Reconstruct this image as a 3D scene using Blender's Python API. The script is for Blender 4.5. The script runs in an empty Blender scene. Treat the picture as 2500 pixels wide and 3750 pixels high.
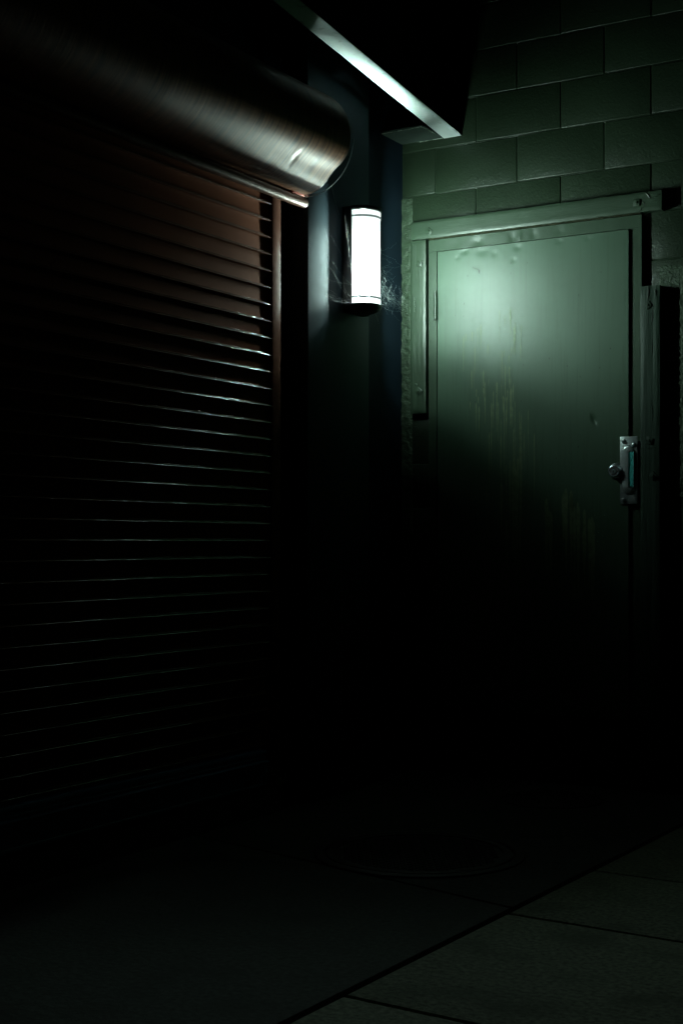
import bpy, bmesh, math, random
from mathutils import Vector, Matrix, noise as mnoise
random.seed(7)
R = math.radians
scene = bpy.context.scene
C = scene.collection

# ------------------------------------------------------------------ helpers
def nodes_of(m):
    m.use_nodes = True
    return m.node_tree.nodes, m.node_tree.links, m.node_tree.nodes['Principled BSDF']

def paint(name, col, rough=0.5, metal=0.0, var=0.12, vscale=6.0, bumps=(), stretch=(1, 1, 1),
          spec=0.5, coat=0.0, coat_rough=0.15, rvar=0.0, col2=None, c2scale=3.0, c2lo=0.55, c2hi=0.7, c2stretch=(1, 1, 1)):
    """Procedural paint: base colour with blotchy variation, optional second colour in patches, bump layers."""
    m = bpy.data.materials.new(name)
    N, L, P = nodes_of(m)
    tc = N.new('ShaderNodeTexCoord')
    mp = N.new('ShaderNodeMapping'); mp.inputs['Scale'].default_value = stretch
    L.new(tc.outputs['Object'], mp.inputs['Vector'])
    n = N.new('ShaderNodeTexNoise'); n.inputs['Scale'].default_value = vscale; n.inputs['Detail'].default_value = 6
    L.new(mp.outputs['Vector'], n.inputs['Vector'])
    cr = N.new('ShaderNodeValToRGB')
    cr.color_ramp.elements[0].position = 0.3; cr.color_ramp.elements[1].position = 0.7
    cr.color_ramp.elements[0].color = [c * (1 - var) for c in col] + [1]
    cr.color_ramp.elements[1].color = [min(1, c * (1 + var)) for c in col] + [1]
    L.new(n.outputs['Fac'], cr.inputs['Fac'])
    out = cr.outputs['Color']
    if col2:
        mp2 = N.new('ShaderNodeMapping'); mp2.inputs['Scale'].default_value = c2stretch
        L.new(tc.outputs['Object'], mp2.inputs['Vector'])
        n2 = N.new('ShaderNodeTexNoise'); n2.inputs['Scale'].default_value = c2scale; n2.inputs['Detail'].default_value = 8
        L.new(mp2.outputs['Vector'], n2.inputs['Vector'])
        mr = N.new('ShaderNodeMapRange'); mr.inputs[1].default_value = c2lo; mr.inputs[2].default_value = c2hi
        L.new(n2.outputs['Fac'], mr.inputs[0])
        mx = N.new('ShaderNodeMix'); mx.data_type = 'RGBA'
        L.new(mr.outputs[0], mx.inputs['Factor']); L.new(out, mx.inputs['A'])
        mx.inputs['B'].default_value = (*col2, 1)
        out = mx.outputs['Result']
    L.new(out, P.inputs['Base Color'])
    P.inputs['Roughness'].default_value = rough
    if rvar:
        mr = N.new('ShaderNodeMapRange')
        mr.inputs[3].default_value = rough - rvar; mr.inputs[4].default_value = rough + rvar
        L.new(n.outputs['Fac'], mr.inputs[0]); L.new(mr.outputs[0], P.inputs['Roughness'])
    P.inputs['Metallic'].default_value = metal
    P.inputs['Specular IOR Level'].default_value = spec
    P.inputs['Coat Weight'].default_value = coat
    P.inputs['Coat Roughness'].default_value = coat_rough
    out_normal = 'Coat Normal'
    last = None
    for sc, st, dist, bst in bumps:
        mpb = N.new('ShaderNodeMapping'); mpb.inputs['Scale'].default_value = bst
        L.new(tc.outputs['Object'], mpb.inputs['Vector'])
        nb = N.new('ShaderNodeTexNoise'); nb.inputs['Scale'].default_value = sc; nb.inputs['Detail'].default_value = 4
        L.new(mpb.outputs['Vector'], nb.inputs['Vector'])
        b = N.new('ShaderNodeBump'); b.inputs['Strength'].default_value = st; b.inputs['Distance'].default_value = dist
        L.new(nb.outputs['Fac'], b.inputs['Height'])
        if last: L.new(last.outputs['Normal'], b.inputs['Normal'])
        last = b
    if last: L.new(last.outputs['Normal'], P.inputs['Normal'])
    if last and coat: L.new(last.outputs['Normal'], P.inputs[out_normal])
    return m

def glow(name, col, strength):
    m = bpy.data.materials.new(name); m.use_nodes = True
    N, L = m.node_tree.nodes, m.node_tree.links
    N.clear()
    o = N.new('ShaderNodeOutputMaterial'); e = N.new('ShaderNodeEmission')
    e.inputs[0].default_value = (*col, 1); e.inputs[1].default_value = strength
    L.new(e.outputs[0], o.inputs[0])
    return m

def diffuser_mat(name, col, strength, solid):
    m = bpy.data.materials.new(name); m.use_nodes = True
    N, L = m.node_tree.nodes, m.node_tree.links
    N.clear()
    o = N.new('ShaderNodeOutputMaterial'); e = N.new('ShaderNodeEmission'); t = N.new('ShaderNodeBsdfTransparent')
    mx = N.new('ShaderNodeMixShader'); mx.inputs[0].default_value = solid
    e.inputs[0].default_value = (*col, 1); e.inputs[1].default_value = strength / solid
    L.new(t.outputs[0], mx.inputs[1]); L.new(e.outputs[0], mx.inputs[2]); L.new(mx.outputs[0], o.inputs[0])
    return m

def box(bm, a, b, bev=0.0, seg=2, mi=0, mat=None):
    x0, y0, z0 = [min(p, q) for p, q in zip(a, b)]; x1, y1, z1 = [max(p, q) for p, q in zip(a, b)]
    vs = [bm.verts.new(p) for p in ((x0, y0, z0), (x1, y0, z0), (x1, y1, z0), (x0, y1, z0),
                                    (x0, y0, z1), (x1, y0, z1), (x1, y1, z1), (x0, y1, z1))]
    fs = [bm.faces.new([vs[i] for i in f]) for f in ((0, 3, 2, 1), (4, 5, 6, 7), (0, 1, 5, 4), (1, 2, 6, 5), (2, 3, 7, 6), (3, 0, 4, 7))]
    for f in fs: f.material_index = mi
    geom = list(vs)
    if bev > 0:
        es = list({e for f in fs for e in f.edges})
        r = bmesh.ops.bevel(bm, geom=es, offset=min(bev, 0.45 * min(x1 - x0, y1 - y0, z1 - z0)), segments=seg, profile=0.5, affect='EDGES')
        geom = list({v for f in r['faces'] for v in f.verts} | {v for v in vs if v.is_valid})
        for f in r['faces']: f.material_index = mi
    if mat is not None:
        bmesh.ops.transform(bm, matrix=mat, verts=[v for v in geom if v.is_valid])
    return geom

def tube(bm, pts, r, n=8, cap=True, mi=0):
    pts = [Vector(p) for p in pts]
    rings = []
    for i, p in enumerate(pts):
        d = (pts[min(i + 1, len(pts) - 1)] - pts[max(i - 1, 0)]).normalized()
        a = d.orthogonal().normalized()
        if i and abs(d.dot(d0)) > 0.2:
            a = (a0 - d * a0.dot(d)).normalized()
        a0, d0 = a, d
        b = d.cross(a)
        rr = r[i] if isinstance(r, (list, tuple)) else r
        rings.append([bm.verts.new(p + a * rr * math.cos(2 * math.pi * k / n) + b * rr * math.sin(2 * math.pi * k / n)) for k in range(n)])
    for i in range(len(rings) - 1):
        for k in range(n):
            f = bm.faces.new((rings[i][k], rings[i][(k + 1) % n], rings[i + 1][(k + 1) % n], rings[i + 1][k])); f.material_index = mi
    if cap:
        bm.faces.new(rings[0][::-1]).material_index = mi; bm.faces.new(rings[-1]).material_index = mi

def lathe(bm, prof, M=Matrix(), n=32, a0=0.0, a1=2 * math.pi, mi=0, close=True):
    """Revolve (r, h) profile about local Z; M places it."""
    full = abs(a1 - a0 - 2 * math.pi) < 1e-6
    cnt = n if full else n + 1
    rows = []
    for r, h in prof:
        rows.append([bm.verts.new(M @ Vector((r * math.cos(a0 + (a1 - a0) * k / n), r * math.sin(a0 + (a1 - a0) * k / n), h))) for k in range(cnt)])
    for i in range(len(rows) - 1):
        for k in range(n):
            k2 = (k + 1) % cnt
            try:
                bm.faces.new((rows[i][k], rows[i][k2], rows[i + 1][k2], rows[i + 1][k])).material_index = mi
            except ValueError:
                pass
    if close and full:
        for row, rev in ((rows[0], True), (rows[-1], False)):
            if row and prof[0 if rev else -1][0] > 1e-5:
                bm.faces.new(row[::-1] if rev else row).material_index = mi

def obj(name, bm, mats, parent=None, smooth=True, angle=35):
    me = bpy.data.meshes.new(name)
    bmesh.ops.recalc_face_normals(bm, faces=bm.faces)
    bm.to_mesh(me); bm.free()
    for m in (mats if isinstance(mats, (list, tuple)) else [mats]): me.materials.append(m)
    if smooth:
        me.shade_smooth(); me.set_sharp_from_angle(angle=R(angle))
    o = bpy.data.objects.new(name, me); C.objects.link(o)
    if parent is not None:
        o.parent = parent
        # meshes are written in world coordinates; keep them there under the Empty
        o.matrix_parent_inverse = Matrix.Translation(parent.location).inverted()
    return o

def thing(name, label, cat, loc, group=None):
    o = bpy.data.objects.new(name, None); C.objects.link(o)
    o.location = loc; o.empty_display_size = 0.1
    return tag(o, label, cat, group)

def tag(o, label, cat, group=None):
    o['label'] = label; o['category'] = cat
    if group: o['group'] = group
    return o

def struct(name, bm, m, kind='structure', smooth=True):
    o = obj(name, bm, m, None, smooth); o['kind'] = kind
    return o

def nz(x, y, z, s):
    return mnoise.noise(Vector((x * s, y * s, z * s)))

# ------------------------------------------------------------------ dimensions
SUN, SKY = 0.0072, 0.00006
W = 5.68            # front of the block wall (Y)
XC = -3.077         # inside corner (X)
PX = -2.983         # face of the pier that carries the lamp
LX, LY, LZ0, LZ1 = -2.938, 5.072, 2.017, 2.401   # back box front / lamp centre / diffuser bottom, top
LAMP = (0.72, 1.0, 0.90)

# ------------------------------------------------------------------ materials
UP = (1, 1, 1)
GREEN = (0.044, 0.084, 0.052)
M_block = paint('block_paint', (0.0155, 0.0270, 0.0145), 0.34, var=0.14, vscale=3.5, spec=0.45,
                bumps=((18, 0.4, 0.006, UP), (110, 0.6, 0.0026, UP), (260, 0.6, 0.0013, UP)))
M_rough = paint('rough_mortar', (0.036, 0.058, 0.034), 0.48, spec=0.25, var=0.25, vscale=30, bumps=((90, 0.9, 0.006, UP), (260, 0.7, 0.002, UP)))
M_leaf = paint('door_paint', GREEN, 0.46, var=0.10, vscale=5, stretch=(1, 1, 1), rvar=0.04, spec=0.48,
               bumps=((60, 0.10, 0.002, (1, 1, 0.12)), (500, 0.10, 0.0004, UP)),
               col2=(0.035, 0.069, 0.040), c2scale=9, c2lo=0.52, c2hi=0.72, c2stretch=(9, 1, 0.35))
M_drip = paint('drip_paint', (0.108, 0.150, 0.082), 0.52, spec=0.40, var=0.25, vscale=40, bumps=((120, 0.3, 0.002, UP),))
M_stain = paint('drip_shade', (0.044, 0.082, 0.052), 0.48, spec=0.38, var=0.2, vscale=40, stretch=(1, 1, 0.2))
M_frame = paint('frame_paint', (0.030, 0.054, 0.032), 0.40, var=0.12, vscale=9,
                bumps=((30, 0.25, 0.004, UP), (220, 0.35, 0.0010, (1, 1, 0.5))))
M_grime_gap = paint('grime_gap_shade', (0.022, 0.024, 0.012), 0.8, spec=0.1, var=0.6, vscale=60)  # caulk grime; also the dark painted into the door gap
M_knuckle = paint('hinge_paint', (0.024, 0.040, 0.024), 0.42, var=0.2, vscale=40)
M_board = paint('board_paint', (0.029, 0.050, 0.029), 0.42, var=0.16, vscale=12, stretch=(1, 1, 0.2),
                bumps=((45, 0.6, 0.006, (1.0, 1, 0.07)), (160, 0.4, 0.002, (1, 1, 0.15))))
M_weather = paint('weathered_paint', (0.026, 0.044, 0.032), 0.5, spec=0.18, var=0.25, vscale=12, stretch=(1, 1, 0.2),
                bumps=((45, 0.8, 0.006, (1.0, 1, 0.05)), (160, 0.5, 0.002, (1, 1, 0.12))))
M_header = paint('header_paint', (0.030, 0.052, 0.031), 0.42, var=0.14, vscale=12, stretch=(0.2, 1, 1),
                 bumps=((45, 0.35, 0.004, (0.08, 1, 1)), (160, 0.35, 0.002, (0.2, 1, 1))))
M_void = paint('void_black', (0.004, 0.004, 0.004), 0.9, spec=0.1)
M_navy = paint('navy_paint', (0.012, 0.024, 0.038), 0.5, spec=0.12, var=0.2, vscale=4, bumps=((180, 0.25, 0.001, UP),))
M_pier = paint('pier_paint', (0.043, 0.066, 0.082), 0.5, spec=0.10, var=0.12, vscale=6, stretch=(1, 1, 0.2))
M_shut = paint('shutter_paint', (0.165, 0.062, 0.038), 0.34, var=0.10, vscale=8, spec=0.005)
M_lip = paint('worn_lip', (0.130, 0.052, 0.033), 0.20, var=0.10, vscale=8, spec=0.60)
M_rail = paint('rail_paint', (0.140, 0.060, 0.042), 0.36, var=0.10, vscale=8, spec=0.008)
M_hood = paint('hood_paint', (0.185, 0.074, 0.038), 0.36, var=0.55, vscale=34, stretch=(0.15, 2.6, 0.15), spec=0.60, metal=0.10, rvar=0.07,
               bumps=((60, 0.06, 0.0015, (0.12, 1, 0.12)),),
               col2=(0.075, 0.030, 0.018), c2scale=30, c2lo=0.56, c2hi=0.66, c2stretch=(0.22, 2.4, 0.22))
M_pipe = paint('pipe_paint', (0.105, 0.047, 0.030), 0.36, spec=0.3, metal=0.25, var=0.25, vscale=30, stretch=(1, 2, 1), bumps=((60, 0.06, 0.0015, (0.2, 1, 0.2)),))
M_red = paint('bracket_red', (0.32, 0.045, 0.018), 0.45, var=0.2, vscale=20)
M_trim = paint('white_trim', (0.62, 0.68, 0.66), 0.55, var=0.10, vscale=14, stretch=(1, 0.5, 1), bumps=((110, 0.35, 0.0015, UP), (18, 0.2, 0.003, UP)),
               col2=(0.28, 0.30, 0.26), c2scale=22, c2lo=0.62, c2hi=0.75)
M_ledger = paint('ledger_paint', (0.040, 0.056, 0.046), 0.5, spec=0.25, var=0.2, vscale=14, bumps=((90, 0.3, 0.002, UP),))
M_edge = paint('chipped_edge', (0.55, 0.58, 0.50), 0.6, var=0.5, vscale=60, col2=(0.10, 0.13, 0.10), c2scale=45, c2lo=0.45, c2hi=0.55)
M_black = paint('soffit_black', (0.006, 0.006, 0.007), 0.8, spec=0.15, var=0.2)
M_dark = paint('lamp_metal', (0.030, 0.034, 0.036), 0.5, var=0.15, vscale=30)
M_steel = paint('steel', (0.62, 0.70, 0.72), 0.34, metal=0.85, var=0.12, vscale=40, rvar=0.06, bumps=((60, 0.12, 0.001, UP),))
M_bright = paint('bright_steel', (0.72, 0.78, 0.82), 0.26, metal=0.9, var=0.08)
M_teal = paint('teal_paint', (0.12, 0.88, 0.76), 0.5, metal=0.55, var=0.3, vscale=60, stretch=(1, 1, 0.5), col2=(0.02, 0.14, 0.12), c2scale=60, c2lo=0.55, c2hi=0.75, c2stretch=(1, 1, 0.4))
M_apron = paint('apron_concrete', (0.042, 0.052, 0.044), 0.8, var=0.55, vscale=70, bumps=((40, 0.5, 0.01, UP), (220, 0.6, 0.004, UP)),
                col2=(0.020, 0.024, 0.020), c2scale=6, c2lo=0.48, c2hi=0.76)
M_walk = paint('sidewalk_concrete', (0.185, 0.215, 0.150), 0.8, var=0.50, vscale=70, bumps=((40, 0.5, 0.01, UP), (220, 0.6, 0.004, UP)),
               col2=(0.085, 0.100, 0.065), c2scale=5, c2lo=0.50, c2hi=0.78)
M_road = paint('asphalt', (0.05, 0.05, 0.05), 0.9, var=0.3, vscale=5, bumps=((120, 0.6, 0.006, UP),))
M_iron = paint('cast_iron', (0.016, 0.016, 0.015), 0.60, metal=0.2, var=0.25, vscale=20, bumps=((120, 0.4, 0.003, UP),))
M_brass = paint('lock_brass', (0.30, 0.36, 0.24), 0.40, metal=0.6, var=0.2, vscale=60)
M_web = paint('spider_silk', (0.55, 0.60, 0.60), 0.5, var=0.1)
M_leafg = paint('weed_green', (0.05, 0.16, 0.03), 0.5, var=0.3)
M_tube = glow('lamp_tube_light', LAMP, 3500.0)
M_uplight = glow('lamp_uplight', LAMP, 12000.0)
M_diff = diffuser_mat('lamp_diffuser', (0.86, 1.0, 0.96), 1.15, 0.20)
M_band = diffuser_mat('lamp_band', (0.75, 1.0, 0.95), 0.16, 0.93)
M_side = diffuser_mat('lamp_diffuser_side', (0.70, 1.0, 0.93), 0.30, 0.15)

# ------------------------------------------------------------------ ground
bm = bmesh.new()
s = 150
bm.faces.new([bm.verts.new(p) for p in ((-s, -s, -0.16), (s, -s, -0.16), (s, s, -0.16), (-s, s, -0.16))])
struct('ground', bm, M_road, smooth=False)

def slab(bm, pts, z1=0.0, z0=-0.14, bev=0.008):
    lo = [bm.verts.new((x, y, z0)) for x, y in pts]; hi = [bm.verts.new((x, y, z1)) for x, y in pts]
    fs = [bm.faces.new(hi)]
    n = len(pts)
    for i in range(n): fs.append(bm.faces.new((lo[i], lo[(i + 1) % n], hi[(i + 1) % n], hi[i])))
    es = list(fs[0].edges)
    bmesh.ops.bevel(bm, geom=es, offset=bev, segments=2, profile=0.5, affect='EDGES')

def circle_cut_slab(bm, poly, holes):
    slab(bm, poly)

ex = lambda y: -1.680 + (y - 2.0) * 0.0300      # the line where apron and sidewalk meet
g = 0.010
jl = lambda x: 4.016 - (x + 3.003) * 0.2476     # the joint across the apron
bm = bmesh.new()
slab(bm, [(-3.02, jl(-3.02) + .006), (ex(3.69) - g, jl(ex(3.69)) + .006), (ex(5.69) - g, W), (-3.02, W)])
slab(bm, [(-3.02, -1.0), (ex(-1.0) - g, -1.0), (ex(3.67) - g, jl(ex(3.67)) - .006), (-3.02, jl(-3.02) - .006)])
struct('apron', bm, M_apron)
bm = bmesh.new()
ys = [(-0.6, -0.72), (0.55, 0.43), (1.68, 1.56), (2.765, 2.64), (3.612, 3.49), (4.225, 4.12), (5.02, 4.93), (W + .02, W - .02)]
for (a0, b0), (a1, b1) in zip(ys[:-1], ys[1:]):
    slab(bm, [(ex(a0) + g, a0 + .007), (0.6, b0 + .007), (0.6, b1 - .007), (ex(a1) + g, a1 - .007)])
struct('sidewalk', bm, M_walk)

# manhole covers -------------------------------------------------------
def manhole(x, y, r, label, pitch):
    t = thing('manhole_cover', label, 'manhole cover', (x, y, 0.002), 'round iron covers set in the apron')
    T = Matrix.Translation((x, y, 0))
    bm = bmesh.new()
    lathe(bm, [(r, -0.05), (r, 0.005), (r - .004, 0.007), (r - .030, 0.007), (r - .034, 0.004), (r - .034, -0.05)], T, 72, close=False)
    obj('rim', bm, M_iron, t)
    bm = bmesh.new()
    rl = r - .040
    lathe(bm, [(rl, -0.05), (rl, 0.006), (rl - .004, 0.008), (rl - .028, 0.008), (rl - .030, 0.003)], T, 72)
    n = int(rl * 2 / pitch)
    for i in range(-n, n + 1):
        for j in range(-n, n + 1):
            px, py = i * pitch + (pitch / 2 if j % 2 else 0), j * pitch * 0.8
            if math.hypot(px, py) < rl - .045:
                box(bm, (x + px - pitch * .36, y + py - pitch * .26, 0.0), (x + px + pitch * .36, y + py + pitch * .26, 0.0060), 0.002, 1)
    obj('lid', bm, M_iron, t)
manhole(-2.182, 4.149, 0.347, 'large round iron manhole cover with waffle pattern in the apron', 0.026)
manhole(-2.186, 5.295, 0.200, 'small round iron cover in the apron near the door wall', 0.026)

# ------------------------------------------------------------------ block wall with the door opening
OX0, OX1, OZ0, OZ1 = -2.937, -1.930, 0.285, 2.402
wall = thing('block_wall', 'olive green painted concrete block wall around the steel door', 'wall', (-1.5, W + .1, 0))
bm = bmesh.new()
cz, ch, cw = 2.608, 0.2025, 0.3995
k0 = -13; top = 4.25
def cut(x0, x1, z0, z1):
    if x1 <= OX0 or x0 >= OX1 or z1 <= OZ0 or z0 >= OZ1: return [(x0, x1, z0, z1)]
    out = []
    if x0 < OX0: out.append((x0, OX0, z0, z1))
    if x1 > OX1: out.append((OX1, x1, z0, z1))
    xa, xb = max(x0, OX0), min(x1, OX1)
    if z0 < OZ0: out.append((xa, xb, z0, OZ0))
    if z1 > OZ1: out.append((xa, xb, OZ1, z1))
    return out
jw = 0.0020
for k in range(k0, 9):
    z0, z1 = cz + k * ch, cz + (k + 1) * ch
    z0 = max(z0, -0.1)
    if z1 < 0 or z0 > top: continue
    off = -2.907 if k % 2 == 0 else -2.7035
    for i in range(-2, 12):
        x0, x1 = off + i * cw, off + (i + 1) * cw
        if x1 < XC or x0 > 1.2: continue
        x0 = max(x0, XC)
        jz = random.uniform(-.0012, .0012)
        for a, b, c, d in cut(x0 + jw, x1 - jw, z0 + jw + jz, z1 - jw + jz):
            if b - a > .012 and d - c > .012:
                fy = W + random.uniform(-.0012, .0012)
                box(bm, (a, fy, c), (b, W + .19, d), 0.0038, 3)
# mortar, set back
for a, b, c, d in cut(XC, 1.2, -0.1, top):
    box(bm, (a, W + .0036, c), (b, W + .185, d))
obj('masonry', bm, M_block, wall, angle=50)
# hand-laid beads of mortar: paint-rounded, uneven
bm = bmesh.new()
for k in range(-12, 8):
    z = cz + k * ch
    for xa, xb in (((XC, 1.1),) if not (OZ0 < z < OZ1) else ((XC, OX0 - .005), (OX1 + .005, 1.1))):
        n = max(2, int((xb - xa) / .035))
        pts, rr = [], []
        for i in range(n + 1):
            x = xa + (xb - xa) * i / n
            pts.append((x, W + .0072 + .0010 * nz(x, k, 3, 9), z + .0016 * nz(x, k, 0, 7)))
            rr.append(.0050 + .0011 * nz(x, k, 7, 12))
        tube(bm, pts, rr, 8)
obj('mortar_bead', bm, M_block, wall, angle=60)
# the ragged strip of mortar smeared into the corner
bm = bmesh.new()
nx, nzv = 12, 300
grid = []
for j in range(nzv + 1):
    z = 0.3 + (2.60 - 0.3) * j / nzv
    amp = 0.0075 if z < 2.40 else 0.004
    row = []
    jag = 0.006 * nz(0, 0, z, 26) + 0.004 * nz(2, 0, z, 70)
    for i in range(nx + 1):
        f = i / nx
        x = XC - .004 + jag * (1 - f) + f * 0.060
        y = W - 0.003 - amp * (0.5 + 0.7 * nz(x, 5, z, 45) + 0.5 * nz(x, 9, z, 120)) * min(1, (1 - f) * 5)
        if i == 0: y = W + 0.02
        row.append(bm.verts.new((x, y, z)))
    grid.append(row)
for j in range(nzv):
    for i in range(nx): bm.faces.new((grid[j][i], grid[j][i + 1], grid[j + 1][i + 1], grid[j + 1][i]))
o = obj('mortar_smear', bm, M_rough, wall, angle=70)
# rough coat beside the right-hand board
bm = bmesh.new()
nx, nzv = 70, 110
grid = []
for j in range(nzv + 1):
    z = 1.2 + (2.195 - 1.2) * j / nzv
    row = []
    for i in range(nx + 1):
        f = i / nx
        x = OX1 + .040 + f * 0.62
        e = min(1, min(i, nx - i, nzv - j, j) / 3.0)
        y = W + .004 - e * (0.006 + 0.0035 * nz(x, 5, z, 60) + 0.0022 * nz(x, 9, z, 130))
        row.append(bm.verts.new((x + (0.003 * nz(z, 1, 1, 40) if i == 0 else 0), y, z + (0.006 * nz(x, 1, 1, 20) if j == nzv else 0))))
    grid.append(row)
for j in range(nzv):
    for i in range(nx): bm.faces.new((grid[j][i], grid[j][i + 1], grid[j + 1][i + 1], grid[j + 1][i]))
obj('rough_patch', bm, M_rough, wall, angle=70)
bm = bmesh.new()
box(bm, (OX0, W + .14, OZ0), (OX1, W + .18, OZ1))
obj('opening_back', bm, M_void, wall)

# ------------------------------------------------------------------ the door
door = thing('steel_door', 'dented green steel door with drip streaks and a steel latch guard', 'door', (-2.435, 5.665, OZ0))
FY = 5.658            # frame face
bm = bmesh.new()
box(bm, (-2.9290, FY, OZ0 + .005), (-2.8890, FY + .12, 2.3405))
obj('door_frame', bm, M_frame, door)
bm = bmesh.new()
box(bm, (-1.987, FY, OZ0 + .005), (-1.9385, FY + .12, 2.3405))
obj('door_frame', bm, M_frame, door)
bm = bmesh.new()
box(bm, (-2.8888, 5.668, OZ0 + .01), (-2.8797, 5.676, 2.338))  # dark strip painted in for the shade of the gap beside the leaf
obj('gap_shade_strip', bm, M_grime_gap, door)
# head with its dents (a grid so the dents are real)
LEAF_DENTS = [(-2.745, 2.325, .018, .012, .0040), (-2.66, 2.318, .028, .020, .0045), (-2.60, 2.30, .012, .014, .0030), (-2.49, 2.315, .016, .012, .0035),
              (-2.30, 2.322, .018, .012, .0030), (-2.51, 2.262, .010, .010, .0035), (-2.78, 2.30, .010, .008, .0028), (-2.17, 2.318, .014, .010, .0025),
              (-2.4, 1.8, .20, .25, .0020), (-2.7, 1.95, .14, .20, .0016), (-2.25, 2.1, .12, .2, .0014), (-2.62, 1.3, .1, .2, .002)]
HEAD_DENTS = [(-2.685, 2.362, .028, .022, .0060), (-2.52, 2.360, .016, .025, .0055), (-2.485, 2.360, .010, .025, -.0035), (-2.42, 2.362, .016, .024, .0045),
              (-2.30, 2.364, .02, .02, .0030), (-2.80, 2.365, .03, .02, .0020)]
def dent(x, z, L):
    d = 0.0  # metres set back
    for cx, cz_, sx, sz, a in L:
        q = ((x - cx) / sx) ** 2 + ((z - cz_) / sz) ** 2
        if q < 9: d += a * math.exp(-q)
    return d * .62
def leaf_y(x, z):
    y = 5.648 + dent(x, z, LEAF_DENTS) + .0005 * nz(x, 0, z, 5)
    # the sharp knock above the latch: a creased tear-drop
    u, v = x + 2.149, z - 1.552
    u2 = u + .35 * v
    y += .0065 * math.exp(-((u2 - .006) / .010) ** 2 - (v / .020) ** 2) * (1 if u2 > -.004 else 0.35)
    return y
def panel(bm, x0, x1, z0, z1, nx, nzz, fy, back):
    rows = [[bm.verts.new((x0 + (x1 - x0) * i / nx, fy(x0 + (x1 - x0) * i / nx, z0 + (z1 - z0) * j / nzz), z0 + (z1 - z0) * j / nzz)) for i in range(nx + 1)] for j in range(nzz + 1)]
    for j in range(nzz):
        for i in range(nx): bm.faces.new((rows[j][i], rows[j][i + 1], rows[j + 1][i + 1], rows[j + 1][i]))
    rim = rows[0] + [r[-1] for r in rows[1:]] + rows[-1][-2::-1] + [r[0] for r in rows[-2:0:-1]]
    bk = [bm.verts.new((v.co.x, back, v.co.z)) for v in rim]
    n = len(rim)
    for i in range(n): bm.faces.new((rim[i], bk[i], bk[(i + 1) % n], rim[(i + 1) % n]))
    bm.faces.new(bk)
bm = bmesh.new()
panel(bm, -2.9290, -1.9385, 2.3415, 2.3945, 260, 16, lambda x, z: FY + dent(x, z, HEAD_DENTS) + .0006 * nz(x, 2, z, 14), FY + .12)
obj('door_frame', bm, M_frame, door)
bm = bmesh.new()
panel(bm, -2.8795, -1.9915, OZ0 + .01, 2.3365, 220, 420, leaf_y, 5.695)
# runs of paint: thin raised tongues with rounded heads
def drip(x, z, w, l, mi, off=.0007):
    n = max(4, int(l / .012))
    left, right = [], []
    for i in range(n + 1):
        f = i / n
        ww = w * (min(1, math.sqrt(max(0, f * l / (w * 1.6)))) * (1 - .75 * f ** 1.6)) + .0002
        zz = z - f * l
        xo = x + .0012 * nz(x, f * 3, z, 3)
        if mi == 1: ww *= 1 + .35 * nz(x, 2, zz, 60)
        left.append(bm.verts.new((xo - ww / 2, leaf_y(xo, zz) - off, zz))); right.append(bm.verts.new((xo + ww / 2, leaf_y(xo, zz) - off, zz)))
    for i in range(n):
        bm.faces.new((left[i], right[i], right[i + 1], left[i + 1])).material_index = mi
rd = random.Random(11)
for _ in range(40):       # pale tongues in the two upper groups
    x = rd.choice((rd.gauss(-2.70, .035), rd.gauss(-2.56, .05), rd.gauss(-2.53, .03)))
    drip(x, rd.uniform(1.62, 2.06), rd.uniform(.003, .0085), rd.uniform(.03, .17), 1, .0011)
for _ in range(34):       # long thin runs lower down
    x = rd.gauss(-2.53, .045); drip(x, rd.uniform(1.25, 1.75), rd.uniform(.0025, .007), rd.uniform(.08, .35), 1, .0011)
for _ in range(16):
    x = rd.gauss(-2.50, .035); drip(x, rd.uniform(1.10, 1.42), rd.uniform(.006, .014), rd.uniform(.15, .45), 1, .0013)
for _ in range(18):
    x = rd.uniform(-2.36, -2.13); drip(x, 1.24 - abs(x + 2.29) * .9 + rd.uniform(-.06, .06), rd.uniform(.008, .02), rd.uniform(.15, .4), 1, .0013)
for _ in range(26):       # darker wet-looking streaks behind them
    x = rd.choice((rd.gauss(-2.775, .012), rd.gauss(-2.70, .045), rd.gauss(-2.56, .05)))
    drip(x, rd.uniform(1.70, 2.16), rd.uniform(.004, .012), rd.uniform(.08, .40), 2, .0005)
for _ in range(34):       # small chips and specks
    x, z = rd.uniform(-2.86, -2.02), rd.uniform(1.3, 2.3); drip(x, z, rd.uniform(.002, .0045), rd.uniform(.004, .012), 3, .0014)
for q in range(9):
    drip(-2.705 + q * .0042 + rd.uniform(-.001, .001), 2.252 - q * .0018, .0035, .006 + (.014 if q > 6 else 0), 3, .0014)
# crust of blistered paint near the bottom
for _ in range(120):
    x, z = rd.uniform(-2.36, -2.08), rd.uniform(.75, 1.2)
    if abs(z - (1.02 - .5 * (x + 2.25))) > .12 and rd.random() < .8: continue
    bmesh.ops.create_icosphere(bm, subdivisions=1, radius=rd.uniform(.0015, .005), matrix=Matrix.Translation((x, leaf_y(x, z), z)) @ Matrix.Diagonal((1, .5, 1, 1)))
M_chip = paint('paint_chip', (0.010, 0.012, 0.008), 0.7, var=0.5, vscale=90)
obj('door_leaf', bm, [M_leaf, M_drip, M_stain, M_chip], door, angle=40)
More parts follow.
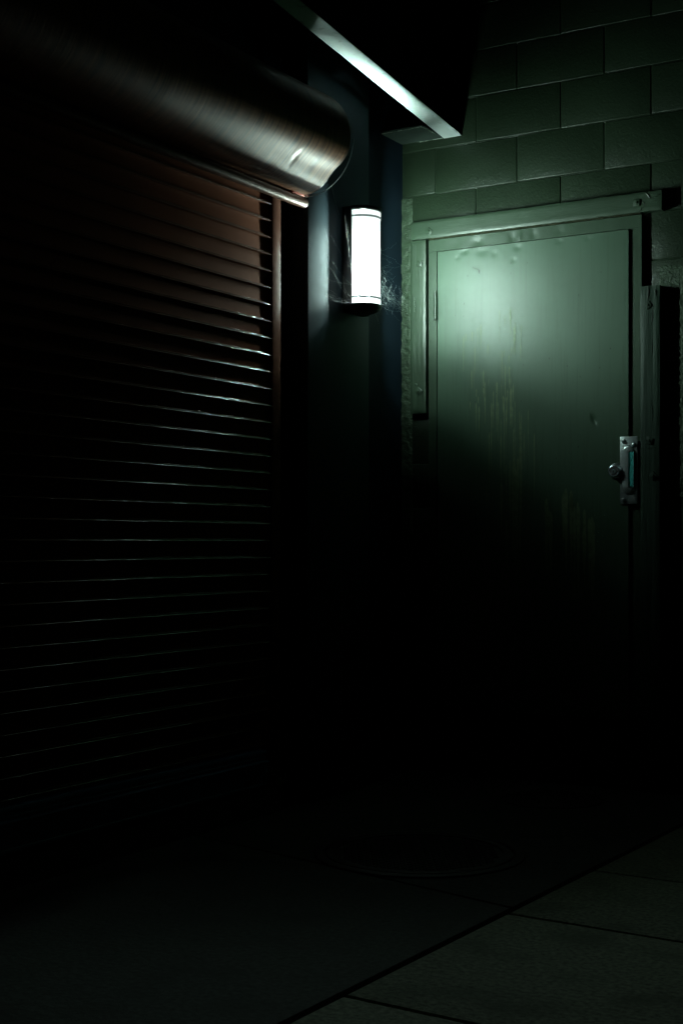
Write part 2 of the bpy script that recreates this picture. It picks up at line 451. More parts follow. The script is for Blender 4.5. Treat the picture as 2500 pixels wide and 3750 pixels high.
# hinges: the fat knuckle with rings, upper one lit, lower ones in the dark
for hz in (2.030, 1.205, 0.42):
    bm = bmesh.new()
    M = Matrix.Translation((-2.8850, 5.6400, hz))
    prof = []
    for q in range(5):
        a, b = q * .025, (q + 1) * .025
        prof += [(.0078, a + .0006), (.0088, a + .0016), (.0088, b - .0016), (.0078, b - .0006)]
    lathe(bm, [(.001, -.003), (.006, -.003), (.0062, 0)] + prof + [(.0075, .1255), (.0075, .129), (.003, .131), (.001, .131)], M, 20)
    box(bm, (-2.8868, 5.6400, hz), (-2.8832, 5.67, hz + .125))
    obj('hinge', bm, M_knuckle, door)
# lock knob: tapered rose and cylinder face with the key slot
kx, kz = -2.0440, 1.332
K = Matrix.Translation((kx, 5.648, kz)) @ Matrix.Rotation(R(90), 4, 'X')
knob = None
bm = bmesh.new()
lathe(bm, [(.0335, 0), (.0335, .0035), (.0312, .0055), (.0290, .0075), (.0285, .0090), (.0250, .026), (.0240, .030), (.0215, .031), (.0205, .0295), (.001, .0292)], K, 40)
knob = obj('lock_knob', bm, M_bright, door)
bm = bmesh.new()
K2 = Matrix.Translation((kx, 5.648 - .0290, kz - .004)) @ Matrix.Rotation(R(90), 4, 'X')
lathe(bm, [(.0088, 0), (.0088, .0022), (.0078, .0030), (.001, .0030)], K2, 24)
obj('lock_cylinder', bm, M_steel, knob)
bm = bmesh.new()
box(bm, (kx - .0011, 5.648 - .0327, kz - .0100), (kx + .0011, 5.648 - .0315, kz + .0015))
lathe(bm, [(.0020, 0), (.0020, .0032), (.0005, .0034)], Matrix.Translation((kx, 5.648 - .0292, kz - .001)) @ Matrix.Rotation(R(90), 4, 'X'), 12)
obj('key_slot', bm, M_void, knob)
# latch guard: plate, long domed shield slit open on its right, three dome bolts
px0, px1, pz0, pz1 = -2.0255, -1.9505, 1.194, 1.474
gy = 5.6445
bm = bmesh.new()
box(bm, (px0, gy - .003, pz0), (px1, gy, pz1), 0.0014, 2)
# rounded corners of the plate come from bevelling its vertical-in-Y edges
guard = obj('latch_guard', bm, M_steel, door)
bm = bmesh.new()
cx, czm, rr, hl = -1.9895, 1.3365, 0.0265, 0.0760
nx, nn = 26, 84
H = {}
for j in range(nn + 1):
    z = -hl - rr + 2 * (hl + rr) * j / nn
    for i in range(nx + 1):
        x = -rr + 2 * rr * i / nx
        dz = max(0, abs(z) - hl)
        d = math.hypot(x, dz) / rr
        if d <= 1.0 + 1.5 / nx:
            h = .0105 * math.sqrt(max(0, 1 - d * d)) ** 0.8
            H[(i, j)] = bm.verts.new((cx + x, gy - .0025 - h, czm + z))
for j in range(nn):
    for i in range(nx):
        ks = ((i, j), (i + 1, j), (i + 1, j + 1), (i, j + 1))
        if all(k in H for k in ks):
            xm = -rr + 2 * rr * (i + .5) / nx; zm = -hl - rr + 2 * (hl + rr) * (j + .5) / nn
            if xm > 0.0035 and xm < rr * .90 and abs(zm) < hl - .001: continue
            bm.faces.new([H[k] for k in ks])
bmesh.ops.delete(bm, geom=[v for v in bm.verts if not v.link_faces], context='VERTS')
obj('latch_shield', bm, M_steel, guard, angle=60)
bm = bmesh.new()
# the strip fills the slit almost flush, turned a little towards the lamp
q0, q1, zq = cx + .0035, cx + rr * .92, hl - .004
tn, tm = 8, 60
tg = [[bm.verts.new((q0 + (q1 - q0) * i / tn, gy - .0105 + .0015 * i / tn + .0007 * nz(i * .9, 3, j * .35, 1), czm - zq + 2 * zq * j / tm)) for i in range(tn + 1)] for j in range(tm + 1)]
for j in range(tm):
    for i in range(tn): bm.faces.new((tg[j][i], tg[j][i + 1], tg[j + 1][i + 1], tg[j + 1][i]))
bk0 = [bm.verts.new((q1, gy - .003, czm - zq)), bm.verts.new((q1, gy - .003, czm + zq))]
bm.faces.new([tg[j][tn] for j in range(tm + 1)] + [bk0[1], bk0[0]])
sh = obj('teal_strip', bm, M_teal, guard); sh['label'] = 'worn teal strip seen through the slit'
bm = bmesh.new()
tube(bm, [(cx + .0030, gy - .0126, czm - hl), (cx + .0034, gy - .0126, czm + hl)], .0011, 8)
tube(bm, [(cx + rr * .96, gy - .0088, czm - hl), (cx + rr * .96, gy - .0088, czm + hl)], .0013, 8)
obj('slit_rim', bm, M_bright, guard)
for bx, bz in ((-2.0085, 1.4555), (-1.9660, 1.4400), (-2.0095, 1.2105)):
    bm = bmesh.new()
    lathe(bm, [(.0098, 0), (.0096, .0020), (.0082, .0050), (.0055, .0070), (.0025, .0079), (.0005, .0081)],
          Matrix.Translation((bx, gy - .0025, bz)) @ Matrix.Rotation(R(90), 4, 'X'), 24)
    obj('bolt', bm, M_steel, guard)
bm = bmesh.new()   # the worn stamp at the foot of the plate: a frame with illegible ridges
sx0, sz0 = -1.991, 1.2035
box(bm, (sx0, gy - .0036, sz0), (sx0 + .036, gy - .0028, sz0 + .026), .0004, 1)
for q in range(4): box(bm, (sx0 + .006, gy - .0040, sz0 + .005 + q * .0048), (sx0 + .019 + (q % 2) * .003, gy - .0034, sz0 + .0066 + q * .0048))
box(bm, (sx0 + .023, gy - .0040, sz0 + .006), (sx0 + .031, gy - .0034, sz0 + .020))
obj('stamp', bm, M_steel, guard)

# ------------------------------------------------------------------ the wooden boards nailed round the frame
BG = 'wooden boards nailed around the door'
def washer(parent, x, z, rot, mat, y=5.638):
    bm = bmesh.new()
    M = Matrix.Translation((x, y, z)) @ Matrix.Rotation(R(rot), 4, 'Y')
    box(bm, (-.0140, -.0030, -.0140), (.0140, .002, .0140), .0022, 2, mat=M)
    lathe(bm, [(.0052, 0), (.0052, .006), (.004, .0075), (.0005, .008)], M @ Matrix.Rotation(R(90), 4, 'X'), 16)
    obj('washer', bm, mat, parent)
def plank(bm, x0, x1, z0, z1, y0, y1, along, seedv, rag=.0018):
    """A board as a grid with worn, slightly wavy edges; along = 'x' or 'z'."""
    nu = 90; nv = 10
    def P(u, v):
        if along == 'x':
            x = x0 + (x1 - x0) * u; z = z0 + (z1 - z0) * v
        else:
            x = x0 + (x1 - x0) * v; z = z0 + (z1 - z0) * u
        e = rag * (nz(x, seedv, z, 22) + .5 * nz(x, seedv, z, 70))
        if v in (0, 1):
            if along == 'x': z += e
            else: x += e
        if u in (0, 1):
            if along == 'x': x += 1.5 * e
            else: z += 1.5 * e
        t = min(u, 1 - u) * (nu / 1.5); t2 = min(v, 1 - v) * 12
        ed = max(0, 1 - min(t, t2)) * .0030
        return (x, y0 + ed + .0007 * nz(x, seedv + 3, z, 18), z)
    rows = [[bm.verts.new(P(i / nu, j / nv)) for i in range(nu + 1)] for j in range(nv + 1)]
    for j in range(nv):
        for i in range(nu): bm.faces.new((rows[j][i], rows[j][i + 1], rows[j + 1][i + 1], rows[j + 1][i]))
    rim = rows[0] + [r[-1] for r in rows[1:]] + rows[-1][-2::-1] + [r[0] for r in rows[-2:0:-1]]
    bk = [bm.verts.new((v.co.x, y1, v.co.z)) for v in rim]
    n = len(rim)
    for i in range(n): bm.faces.new((rim[i], bk[i], bk[(i + 1) % n], rim[(i + 1) % n]))
    bm.faces.new(bk)
t = thing('trim_board', 'long horizontal green board nailed over the top of the door', 'board', (-2.43, W, 2.40), BG)
bm = bmesh.new(); plank(bm, -3.010, -1.848, 2.4015, 2.4815, 5.640, W, 'x', 1)
# split and gouged right end
for (xa, za, xb, zb, w) in ((-1.915, 2.478, -1.895, 2.452, .004), (-1.895, 2.452, -1.852, 2.466, .003), (-1.93, 2.448, -1.92, 2.425, .002), (-1.90, 2.436, -1.852, 2.446, .0015), (-1.93, 2.42, -1.945, 2.402, .002)):
    tube(bm, [(xa, 5.6395, za), ((xa + xb) / 2 + .003, 5.639, (za + zb) / 2 - .002), (xb, 5.6395, zb)], [w * .3, w * .8, w * .3], 6)
obj('plank', bm, M_header, t)
bm = bmesh.new()
cp = [(-2.925 + .985 * i / 120, 5.6535 + .0015 * nz(i * .3, 1, 0, 1), 2.3990 + .0018 * nz(i * .21, 7, 0, 1)) for i in range(121)]
tube(bm, cp, [max(.0012, .0036 + .0030 * nz(i * .17, 4, 2, 1)) for i in range(121)], 6)
obj('caulk', bm, M_grime_gap, t)
washer(t, -1.952, 2.4405, 3, M_header); washer(t, -2.917, 2.4310, 38, M_header)
t = thing('trim_board', 'short green board standing left of the door, ending above the latch height', 'board', (-2.978, W, 1.617), BG)
bm = bmesh.new(); plank(bm, -3.016, -2.9375, 1.617, 2.3985, 5.643, W, 'z', 2, .0012)
obj('plank', bm, M_board, t)
washer(t, -2.967, 2.292, 12, M_board); washer(t, -2.969, 1.716, 42, M_board)
bm = bmesh.new(); box(bm, (-2.990, 5.636, 1.742), (-2.980, 5.644, 1.752), .003)
obj('putty_lump', bm, M_board, t)
t = thing('trim_board', 'long weathered board right of the door, square cut at its top', 'board', (-1.896, W, 0), BG)
bm = bmesh.new(); plank(bm, -1.9360, -1.8545, 0.02, 2.092, 5.636, W, 'z', 3, .0014)
for (xa, za, xb, zb, w) in ((-1.902, 2.085, -1.905, 2.035, .0035), (-1.905, 2.035, -1.909, 2.012, .002), (-1.875, 2.075, -1.872, 2.05, .004), (-1.885, 1.99, -1.889, 1.93, .003), (-1.889, 1.87, -1.887, 1.80, .0022), (-1.934, 1.42, -1.858, 1.424, .0022), (-1.888, 1.62, -1.886, 1.54, .0018)):
    tube(bm, [(xa, 5.6355, za), ((xa + xb) / 2 + .002, 5.635, (za + zb) / 2), (xb, 5.6355, zb)], [w * .3, w * .8, w * .3], 6)
obj('plank', bm, M_weather, t)
washer(t, -1.904, 2.012, 60, M_weather, 5.634); washer(t, -1.897, 1.4535, 18, M_weather, 5.634); washer(t, -1.881, 1.308, 52, M_weather, 5.634)

# ------------------------------------------------------------------ the shutter-side wall, pier, sill
bm = bmesh.new()
box(bm, (-3.5, 4.560, -0.1), (XC, 5.868, 4.25))           # beside the shutter and round to the corner
box(bm, (-3.5, -1.0, 2.62), (-3.10, 4.559, 4.25))         # above the shutter
box(bm, (-3.5, -1.0, -0.1), (XC, 1.05, 2.619))            # beyond the shutter's far jamb
tag(obj('side_wall', bm, M_navy), 'dark navy painted wall between the shutter and the block wall', 'wall')
bm = bmesh.new()
box(bm, (-3.09, 4.726, -0.05), (PX, 5.212, 3.25), 0.0025, 2)
# two tiny chips on the arris
tag(obj('wall_pier', bm, M_pier), 'flat navy pier standing proud of the wall behind the lit lamp', 'pier')
bm = bmesh.new()
box(bm, (-3.4, 1.06, -0.1), (-2.996, 4.58, 0.092), 0.008)
o = obj('door_sill', bm, M_apron); tag(o, 'low concrete sill under the blue bottom bar of the shutter', 'sill')

# ------------------------------------------------------------------ the roller shutter
shut = thing('roller_shutter', 'red brown roller shutter with closed slats, coil hood and blue bottom bar', 'shutter', (-3.03, 2.8, 0.092))
SX = -3.0235
pitch, ztop = 0.0647, 2.138 + 0.0647 * 5
prof = [(.0040, -.0024), (.0006, -.0030), (.0000, -.0040), (.0000, -.0200), (.0004, -.0360), (.0006, -.0500), (.0008, -.0540),
        (.0030, -.0547), (.0042, -.0556), (.0044, -.0566), (.0036, -.0577), (.0030, -.0586), (.0034, -.0594), (.0075, -.0602), (.0100, -.0612), (.0114, -.0627), (.0117, -.0641), (.0112, -.0655), (.0095, -.0667), (.0065, -.0672)]
line = []
for k in range(36):
    zb = ztop - k * pitch
    if zb - pitch < 0.235: break
    line += [(SX + dx, zb + dz) for dx, dz in prof]
bm = bmesh.new()
Ys = [1.06 + (4.538 - 1.06) * i / 44 for i in range(45)]
rows = []
for y in Ys:
    rows.append([bm.verts.new((x + .00012 * nz(y, 3, z, 0.8), y, z + .0002 * nz(y, 8, z, 0.6))) for x, z in line])
for a, b in zip(rows[:-1], rows[1:]):
    for i in range(len(line) - 1):
        bm.faces.new((a[i], a[i + 1], b[i + 1], b[i])).material_index = 1 if i % len(prof) >= 6 else 0
obj('curtain', bm, [M_shut, M_lip], shut, angle=50)
# guide rails
for y0, y1 in ((4.512, 4.574), (1.052, 1.112)):
    bm = bmesh.new()
    box(bm, (-3.074, y0, 0.095), (-3.0100, y1, 2.42), 0.0050, 3)
    obj('guide_rail', bm, M_rail, shut)
# bottom bar
bm = bmesh.new()
bx = -2.992
pr = [(-3.030, .252), (bx - .006, .246), (bx - .002, .240), (bx - .002, .233), (bx - .007, .230), (bx - .007, .222), (bx - .003, .219), (bx - .003, .213), (bx - .007, .209),
      (bx + .004, .206), (bx + .009, .2035), (bx + .009, .2000), (bx + .003, .1975), (bx, .192), (bx, .125), (bx + .003, .121), (bx + .003, .114), (bx, .110), (-3.030, .094)]
ra = [[bm.verts.new((x, y, z)) for x, z in pr] for y in [1.12 + (4.452 - 1.12) * i / 20 for i in range(21)]]
for a, b in zip(ra[:-1], ra[1:]):
    for i in range(len(pr) - 1): bm.faces.new((a[i], a[i + 1], b[i + 1], b[i]))
bm.faces.new(ra[0]); bm.faces.new(ra[-1][::-1])
box(bm, (-3.0, 4.425, .118), (bx + .006, 4.447, .190), .002)
M_bar = paint('bar_blue', (0.070, 0.190, 0.380), 0.38, var=0.25, vscale=6, bumps=((200, .2, .001, UP),))
bar = obj('bottom_bar', bm, M_bar, shut)
bm = bmesh.new()
box(bm, (bx - .002, 4.30, .128), (bx + .0012, 4.395, .148)); 
st = obj('sticker', bm, paint('sticker_red', (0.10, 0.015, 0.015), 0.6), bar); st['label'] = 'small dark red sticker'
# pipe just below the hood
bm = bmesh.new()
PT = [(-2.992, 1.06 + (4.712 - 1.06) * i / 24, 2.376 + .0008 * math.sin(i)) for i in range(25)]
tube(bm, PT, .0205, 20)
obj('header_pipe', bm, M_pipe, shut)
# coil hood: rippled half-round sheet
hc = (-2.965, 2.600); hr = 0.200
bm = bmesh.new()
ny, na = 760, 30
def hoodpt(y, a, yi):
    # a: angle from straight down (0) towards +X ; slight flattening between the seams
    near = max(0.0, min(1.0, (y - 3.6) / 1.05))
    r = hr * (1 - .135 * near * math.exp(-((a - R(43)) / R(21)) ** 2))
    rip = (.00010 + .00035 * near) * math.sin(y * 2 * math.pi / .0155 + 1.5 * nz(y, 0, a, 2)) * (0.6 + .5 * nz(y, 2, a, 3))
    rip += .00022 * nz(y, 1, a * .25, 40)
    low = max(0.0, 1 - (a - R(-22)) / R(28))
    rip += (.0003 + .0014 * near) * low * math.sin(y * 2 * math.pi / .047 + 2 * nz(y, 5, 0, 4))
    d = 0
    for yy, aa, sy, sa, am in ((4.42, R(42), .012, R(5), -.007), (4.40, R(50), .016, R(5), .004), (4.31, R(20), .02, R(6), -.004), (4.55, R(40), .02, R(5), -.0035), (4.30, R(38), .3, R(14), .0015)):
        q = ((y - yy) / sy) ** 2 + ((a - aa) / sa) ** 2
        if q < 9: d += 0.5 * am * math.exp(-q)
    r += rip + d
    return (hc[0] + r * math.sin(a), y, hc[1] - r * math.cos(a))
rows = []
for j in range(ny + 1):
    y = 1.0 + (4.690 - 1.0) * j / ny
    rows.append([bm.verts.new(hoodpt(y, R(-24) + (R(180) + R(24)) * i / na, j)) for i in range(na + 1)])
for a, b in zip(rows[:-1], rows[1:]):
    for i in range(na): bm.faces.new((a[i], a[i + 1], b[i + 1], b[i]))
hood = obj('coil_hood', bm, M_hood, shut, angle=70)
bm = bmesh.new()
pts = [(hc[0] + (hr + .004) * math.sin(a), 4.703, hc[1] - (hr + .004) * math.cos(a)) for a in [R(-4) + R(92) * i / 30 for i in range(31)]]
tube(bm, pts, .0016, 8)
obj('hood_wire', bm, M_steel, hood)
bm = bmesh.new()
pts = [(hc[0] + (hr - .03) * math.sin(a), hc[1] - (hr - .03) * math.cos(a)) for a in [R(-40) + R(220) * i / 24 for i in range(25)]]
lo = [bm.verts.new((x, 4.672, z)) for x, z in pts]; hi = [bm.verts.new((x, 4.675, z)) for x, z in pts]
bm.faces.new(lo); bm.faces.new(hi[::-1])
for i in range(len(pts)): bm.faces.new((lo[i], lo[(i + 1) % len(pts)], hi[(i + 1) % len(pts)], hi[i]))
obj('end_plate', bm, M_black, hood)
bm = bmesh.new()
box(bm, (-3.040, 4.600, 2.392), (-2.975, 4.690, 2.412), .004)
tube(bm, [(-2.978, 4.694, 2.402), (-2.970, 4.700, 2.406)], .006, 8)
obj('pipe_bracket', bm, M_red, shut)

# padlock at the end of the bottom bar
lock = thing('padlock', 'small padlock hanging tilted off the end of the blue bottom bar', 'padlock', (-2.972, 4.50, .10))
bm = bmesh.new()
ML = Matrix.Translation((-2.968, 4.512, .112)) @ Matrix.Rotation(R(-28), 4, 'X')
box(bm, (-.008, -.019, -.018), (.008, .019, .018), .003, 3, mat=ML)
obj('lock_body', bm, M_brass, lock)
bm = bmesh.new()
pts = [ML @ Vector((0, -.013, .016)), ML @ Vector((0, -.013, .036))] + [ML @ Vector((0, .013 * math.cos(a), .036 + .013 * math.sin(a))) for a in [math.pi - math.pi * i / 10 for i in range(1, 10)]] + [ML @ Vector((0, .013, .036)), ML @ Vector((0, .013, .016))]
tube(bm, pts, .0032, 10)
obj('shackle', bm, M_bright, lock)
bm = bmesh.new()
tube(bm, [(-2.985, 4.440, .165), (-2.972, 4.455, .163), (-2.966, 4.475, .158), (-2.972, 4.490, .160)], .0035, 8)
obj('hasp_pin', bm, M_bright, lock)

# ------------------------------------------------------------------ canopy over the shutter
can = thing('canopy', 'black boxed canopy with a pale sloping bottom trim above the lamp', 'canopy', (-2.85, 2.4, 2.85))
sl = 0.1185
def zt(y): return 2.850 + (W - y) * sl
def prism_y(bm, x0, x1, h0, h1, y0, y1, ny=40, mi=0, bev=0):
    rows = []
    for i in range(ny + 1):
        y = y0 + (y1 - y0) * i / ny
        z = zt(y)
        w = .0008 * nz(y, 4, 0, 9)
        rows.append([bm.verts.new(p) for p in ((x0 + w, y, z + h0), (x1 + w, y, z + h0), (x1 + w, y, z + h1), (x0 + w, y, z + h1))])
    for a, b in zip(rows[:-1], rows[1:]):
        for k in range(4): bm.faces.new((a[k], a[(k + 1) % 4], b[(k + 1) % 4], b[k])).material_index = mi
    bm.faces.new(rows[0][::-1]).material_index = mi; bm.faces.new(rows[-1]).material_index = mi
bm = bmesh.new(); prism_y(bm, -2.862, -2.774, 0, .004, -1.0, W - .002)
obj('bottom_trim', bm, M_trim, can)
bm = bmesh.new(); prism_y(bm, -2.842, -2.830, .006, .75, -1.0, W - .003, 6)
obj('fascia', bm, M_black, can)
bm = bmesh.new(); prism_y(bm, -3.099, -2.831, .70, .74, -1.0, W - .003, 6)
obj('soffit', bm, M_black, can)
bm = bmesh.new()
poly = [(-3.076, 5.480), (-2.872, 5.478), (-2.8665, 5.50), (-2.8660, 5.676), (-3.076, 5.676)]
lo = [bm.verts.new((x, y, 2.853)) for x, y in poly]; hi = [bm.verts.new((x, y, 2.862)) for x, y in poly]
bm.faces.new(lo[::-1]); bm.faces.new(hi)
for i in range(5): bm.faces.new((lo[i], lo[(i + 1) % 5], hi[(i + 1) % 5], hi[i]))
obj('ledger', bm, M_ledger, can)
bm = bmesh.new()
def bead(pts, r):
    P = []
    for (x0, y0, z0), (x1, y1, z1) in zip(pts[:-1], pts[1:]):
        n = max(2, int(math.dist((x0, y0), (x1, y1)) / .012))
        for i in range(n): 
            f = i / n; P.append((x0 + (x1 - x0) * f + .0006 * nz(f * 9, x0, 0, 3), y0 + (y1 - y0) * f, z0 + (z1 - z0) * f))
    P.append(pts[-1])
    tube(bm, P, [r * (1 + .6 * nz(p[0], p[1], 0, 60)) for p in P], 6)
bead([(-3.07, 5.479, 2.853), (-2.873, 5.477, 2.853), (-2.8675, 5.50, 2.853), (-2.8670, 5.60, 2.853)], .0016)
bead([(-3.0, 5.677, 2.8525), (-2.868, 5.677, 2.8525)], .0013)
obj('chipped_rim', bm, M_edge, can)
# an unseen slab added far above keeps the night sky off the wall (just out of frame)
bm = bmesh.new()
box(bm, (-3.5, -1.0, 4.26), (-1.20, 5.87, 4.50))
tag(obj('sky_blocker', bm, M_black), 'unseen black slab added above the shutter to block sky light', 'light blocker')

# ------------------------------------------------------------------ the wall lamp
lamp = thing('wall_lamp', 'glowing half round frosted wall lamp with two dark bands on the navy pier', 'lamp', (PX, LY, 1.97))
LR = 0.0805
bm = bmesh.new()
box(bm, (PX - .001, LY - LR, LZ0 - .012), (LX, LY + LR, LZ1 + .016), .002, 2)
obj('back_box', bm, M_dark, lamp)
LT = Matrix.Translation((LX, LY, 0))
half = dict(a0=-math.pi / 2, a1=math.pi / 2)
# thin tube close to the back box, split by added unseen louvres that cut the downward light
TX = LX + .0290
bm = bmesh.new()
cell = 0.036; ncell = 9
for i in range(ncell):
    z0 = LZ0 + .006 + i * cell
    lathe(bm, [(.0042, z0 + .004), (.0042, z0 + .024)], Matrix.Translation((TX, LY, 0)), 8)
obj('light_tube', bm, M_tube, lamp)
lp = []
bm = bmesh.new()
for i in range(ncell):
    z0 = LZ0 + .006 + i * cell
    lr_ = (.026, .018, .022, .016, .024, .019, .026, .021, .018)[i]
    lp += [(.0006, z0), (lr_, z0), (lr_, z0 + .0012), (.0006, z0 + .0012)]
lathe(bm, lp, Matrix.Translation((TX, LY, 0)), 20, close=False)
obj('added_louvre', bm, M_dark, lamp)
bm = bmesh.new()
rm = LR - .004
lathe(bm, [(LR - .0015, LZ0), (LR - .0015, LZ0 + .020), (rm, LZ0 + .030), (rm, LZ1 - .030), (LR - .0015, LZ1 - .020), (LR - .0015, LZ1)], LT, 40, close=False, **half)
obj('diffuser', bm, M_diff, lamp)
bm = bmesh.new()
for sgn in (-1, 1):
    y = LY + sgn * (LR - .0005)
    box(bm, (LX - .0005, y - .001, LZ0 + .001), (LX + .0125, y + .001, LZ1 - .001))
obj('diffuser_edge', bm, M_side, lamp)
bm = bmesh.new()   # unseen fin added inside the cover; shades the far end of the shutter
box(bm, (LX + .0215, LY - .0675, LZ0 + .030), (LX + .0340, LY - .0665, LZ1 - .001))
obj('added_fin', bm, M_dark, lamp)
for zb in (LZ0 + .022, LZ1 - .029):
    bm = bmesh.new()
    lathe(bm, [(LR - .002, zb), (LR + .0012, zb), (LR + .0012, zb + .0075), (LR - .002, zb + .0075), (LR - .002, zb)], LT, 40, close=False, **half)
    obj('band', bm, M_band, lamp)
bm = bmesh.new()   # top: a dark rim, with an added slot keeping the up-light off the pier
lathe(bm, [(LR - .002, LZ1 - .001), (LR + .003, LZ1 + .002), (LR + .003, LZ1 + .016), (LR - .003, LZ1 + .016), (LR - .003, LZ1 - .001)], LT, 40, close=False, **half)
ux0, ux1, uy, uz = LX + .045, LX + .066, .032, LZ1 - .075
for p, q in (((ux0 - .002, -uy, uz), (ux0, uy, LZ1 + .015)), ((ux1, -uy, uz), (ux1 + .0015, uy, LZ1 + .002)),
             ((ux0, -uy - .002, uz), (ux1, -uy, LZ1)), ((ux0, uy, uz), (ux1, uy + .002, LZ1)),
             ((ux0 - .002, -uy - .002, uz - .002), (ux1, uy + .002, uz)),
             ((LX - .001, -LR + .004, LZ1 + .001), (ux0 - .002, LR - .004, LZ1 + .003))):
    box(bm, (p[0], LY + p[1], p[2]), (q[0], LY + q[1], q[2]))
obj('top_cap', bm, M_dark, lamp)
bm = bmesh.new()
box(bm, (ux0 + .006, LY - .026, uz + .001), (ux1 - .006, LY + .026, uz + .003))
obj('uplight', bm, M_uplight, lamp)  # extra emitter put in to brighten the canopy trim
bm = bmesh.new()
lathe(bm, [(.001, LZ0), (LR + .002, LZ0), (LR + .003, LZ0 - .003), (LR + .003, LZ0 - .010), (LR - .004, LZ0 - .020), (LR - .022, LZ0 - .029), (LR - .05, LZ0 - .034), (.001, LZ0 - .036)], LT, 40, close=False, **half)
box(bm, (PX - .001, LY - LR * .97, LZ0 - .034), (LX + .0005, LY + LR * .97, LZ0 - .0122), .008, 3)
obj('bottom_cap', bm, M_dark, lamp)

# ------------------------------------------------------------------ cobwebs
rw = random.Random(5)
WG = 'cobwebs near the lamp'
def strand(bm, a, b, sag=0.0, r=.00035, wob=.0015, n=9):
    a, b = Vector(a), Vector(b); P = []
    for i in range(n + 1):
        f = i / n; p = a.lerp(b, f); p.z -= sag * 4 * f * (1 - f)
        if 0 < i < n: p += Vector((rw.gauss(0, wob), rw.gauss(0, wob), rw.gauss(0, wob)))
        P.append(p)
    tube(bm, P, r * .38, 4, cap=False)
bm = bmesh.new()   # left of the lamp, stretched to the pier
near = (LX + .005, LY - LR)
strand(bm, (-2.94, 4.938, 2.365), (near[0], near[1], 2.105), .004, .0007, .0006)
strand(bm, (-2.935, 4.945, 2.34), (near[0], near[1], 2.17), .003, .0004, .0008)
strand(bm, (-2.975, 4.885, 2.28), (near[0], near[1], 2.14), .004, .0004)
strand(bm, (-2.975, 4.855, 2.20), (near[0], near[1], 2.085), .010, .0004)
strand(bm, (-2.975, 4.862, 2.165), (near[0], near[1], 2.03), .006, .0005)
strand(bm, (-2.970, 4.862, 2.15), (near[0] - .01, near[1], 2.02), .004, .0004)
strand(bm, (-2.980, 4.868, 2.100), (near[0], near[1], 2.095), .004, .0004)
for q in range(12): strand(bm, (-2.978 + rw.uniform(0, .02), 4.835 + rw.uniform(-.01, .06), 2.030 + rw.gauss(0, .008)), (near[0] - .01, near[1] + .005, 2.021 + rw.gauss(0, .006)), rw.uniform(0, .012), .00035, .003)
tag(obj('cobweb', bm, M_web), 'thin cobweb threads stretched from the left side of the lamp to the pier', 'cobweb', WG)
bm = bmesh.new()   # right of the lamp, the dusty sheet into the corner
far = (LX + .02, LY + LR)
for q in range(26):
    a = (far[0] + rw.uniform(-.01, .05), far[1] + rw.uniform(-.02, .0), 2.102 + rw.gauss(0, .007))
    b = (XC + rw.uniform(.004, .05), 5.66 + rw.uniform(-.02, .01), 2.108 + rw.gauss(0, .010))
    strand(bm, a, b, rw.uniform(-.004, .012), .00030, .005, 14)
for q in range(9):
    a = (far[0] + rw.uniform(-.01, .04), far[1] + rw.uniform(-.02, .0), 2.075 + rw.gauss(0, .010))
    b = (XC + rw.uniform(.004, .03), 5.50 + rw.uniform(-.12, .17), 2.085 + rw.gauss(0, .010))
    strand(bm, a, b, rw.uniform(0, .02), .0004, .006, 12)
for q in range(26):
    z = rw.uniform(2.08, 2.27)
    a = (far[0] + rw.uniform(-.02, .03), far[1], z); b = (XC + rw.uniform(.004, .05), rw.uniform(5.4, 5.67), z + rw.uniform(-.10, .12))
    strand(bm, a, b, rw.uniform(-.01, .02), .0003, .003)
for q in range(24):
    x, y, z = XC + rw.uniform(.01, .1), rw.uniform(5.35, 5.66), rw.uniform(2.09, 2.20)
    strand(bm, (x, y, z), (x + rw.gauss(0, .01), y + rw.gauss(0, .02), z - rw.uniform(.02, .07)), 0, .0004, .002, 5)
tag(obj('cobweb', bm, M_web), 'dense dusty cobweb between the right side of the lamp and the green wall', 'cobweb', WG)
bm = bmesh.new()   # below the hood
strand(bm, (-2.86, 4.703, 2.425), (-2.845, 4.735, 2.315), 0, .0007, .0004)
tag(obj('cobweb', bm, M_web), 'single bright thread hanging from the free end of the coil hood', 'cobweb', WG)
bm = bmesh.new()
strand(bm, (-2.972, 4.70, 2.400), (-2.985, 4.71, 2.372), 0, .0005, .003)
strand(bm, (-2.970, 4.70, 2.398), (-2.990, 4.70, 2.380), 0, .0005, .003)
tag(obj('cobweb', bm, M_web), 'short wispy cobweb between the end of the red pipe and the coil hood', 'cobweb', WG)

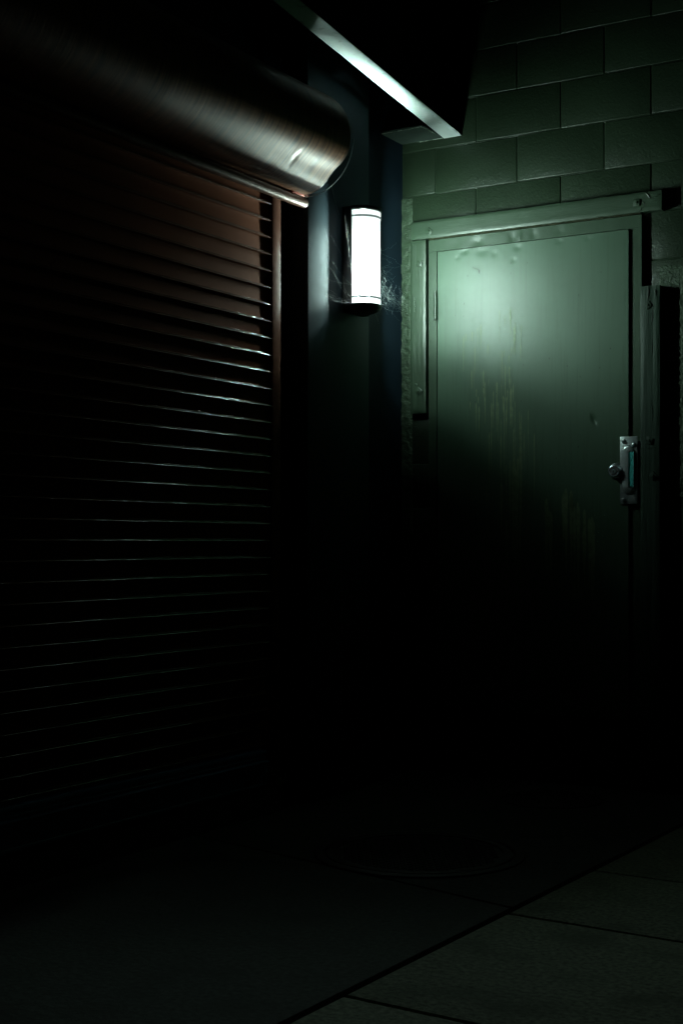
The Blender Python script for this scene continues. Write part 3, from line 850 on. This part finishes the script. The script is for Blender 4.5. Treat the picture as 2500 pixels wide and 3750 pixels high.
# ------------------------------------------------------------------ weed at the foot of the wall
wd = thing('weed', 'tiny green weed at the foot of the block wall', 'plant', (-1.985, 5.65, 0))
bm = bmesh.new(); strand(bm, (-1.985, 5.66, 0), (-1.978, 5.655, .03), 0, .0010, .001); strand(bm, (-1.985, 5.66, 0), (-1.995, 5.65, .034), 0, .0010, .001)
obj('stem', bm, M_leafg, wd)
for (x, y, z, rz, tl) in ((-1.972, 5.648, .033, 20, 40), (-1.998, 5.645, .036, 150, 50), (-1.990, 5.64, .010, 80, 25), (-1.966, 5.65, .016, 0, 35)):
    bm = bmesh.new()
    M = Matrix.Translation((x, y, z)) @ Matrix.Rotation(R(rz), 4, 'Z') @ Matrix.Rotation(R(-tl), 4, 'Y')
    P = [(-.012, 0, 0), (-.004, .005, .001), (.006, .0045, .001), (.014, 0, -.001), (.006, -.0045, .001), (-.004, -.005, .001)]
    bm.faces.new([bm.verts.new(M @ Vector(p)) for p in P])
    obj('leaf', bm, M_leafg, wd)

# ------------------------------------------------------------------ night sky
w = bpy.data.worlds.new('World'); scene.world = w; w.use_nodes = True
N, L = w.node_tree.nodes, w.node_tree.links
sky = N.new('ShaderNodeTexSky'); sky.sky_type = 'NISHITA'; sky.sun_disc = False
sky.sun_elevation = R(2); sky.sun_rotation = R(90)
bg = N['Background']
tint = N.new('ShaderNodeMix'); tint.data_type = 'RGBA'; tint.blend_type = 'MULTIPLY'; tint.inputs['Factor'].default_value = 1
tint.inputs['B'].default_value = (0.80, 1.0, 0.62, 1)
L.new(sky.outputs[0], tint.inputs['A']); L.new(tint.outputs['Result'], bg.inputs[0])
bg.inputs[1].default_value = SKY

# far-off glow of the city, soft and very weak, coming steeply over the street
sun = bpy.data.lights.new('sun', 'SUN'); so = bpy.data.objects.new('sun', sun); C.objects.link(so)
sun.energy = SUN; sun.angle = R(30); sun.color = (0.88, 1.0, 0.64)
so.location = (0, 0, 8); so.rotation_euler = (R(-2), R(14), 0)

# ------------------------------------------------------------------ camera
cam = bpy.data.cameras.new('camera'); co = bpy.data.objects.new('camera', cam); C.objects.link(co)
co.location = (0, 0, 1.03); co.rotation_euler = (R(90), 0, R(30.9))
cam.sensor_width = 36; cam.lens = 36 * 3240 / 2352; cam.shift_y = 72 / 2352
cam.clip_start = 0.05; cam.clip_end = 600
scene.camera = co
scene.view_settings.view_transform = 'Standard'; scene.view_settings.look = 'None'
scene.view_settings.exposure = 0; scene.view_settings.gamma = 1
cy = scene.cycles
cy.max_bounces = 6; cy.diffuse_bounces = 3; cy.glossy_bounces = 4; cy.transparent_max_bounces = 12
cy.caustics_reflective = False; cy.caustics_refractive = False
cy.sample_clamp_indirect = 2.0
cy.use_denoising = True
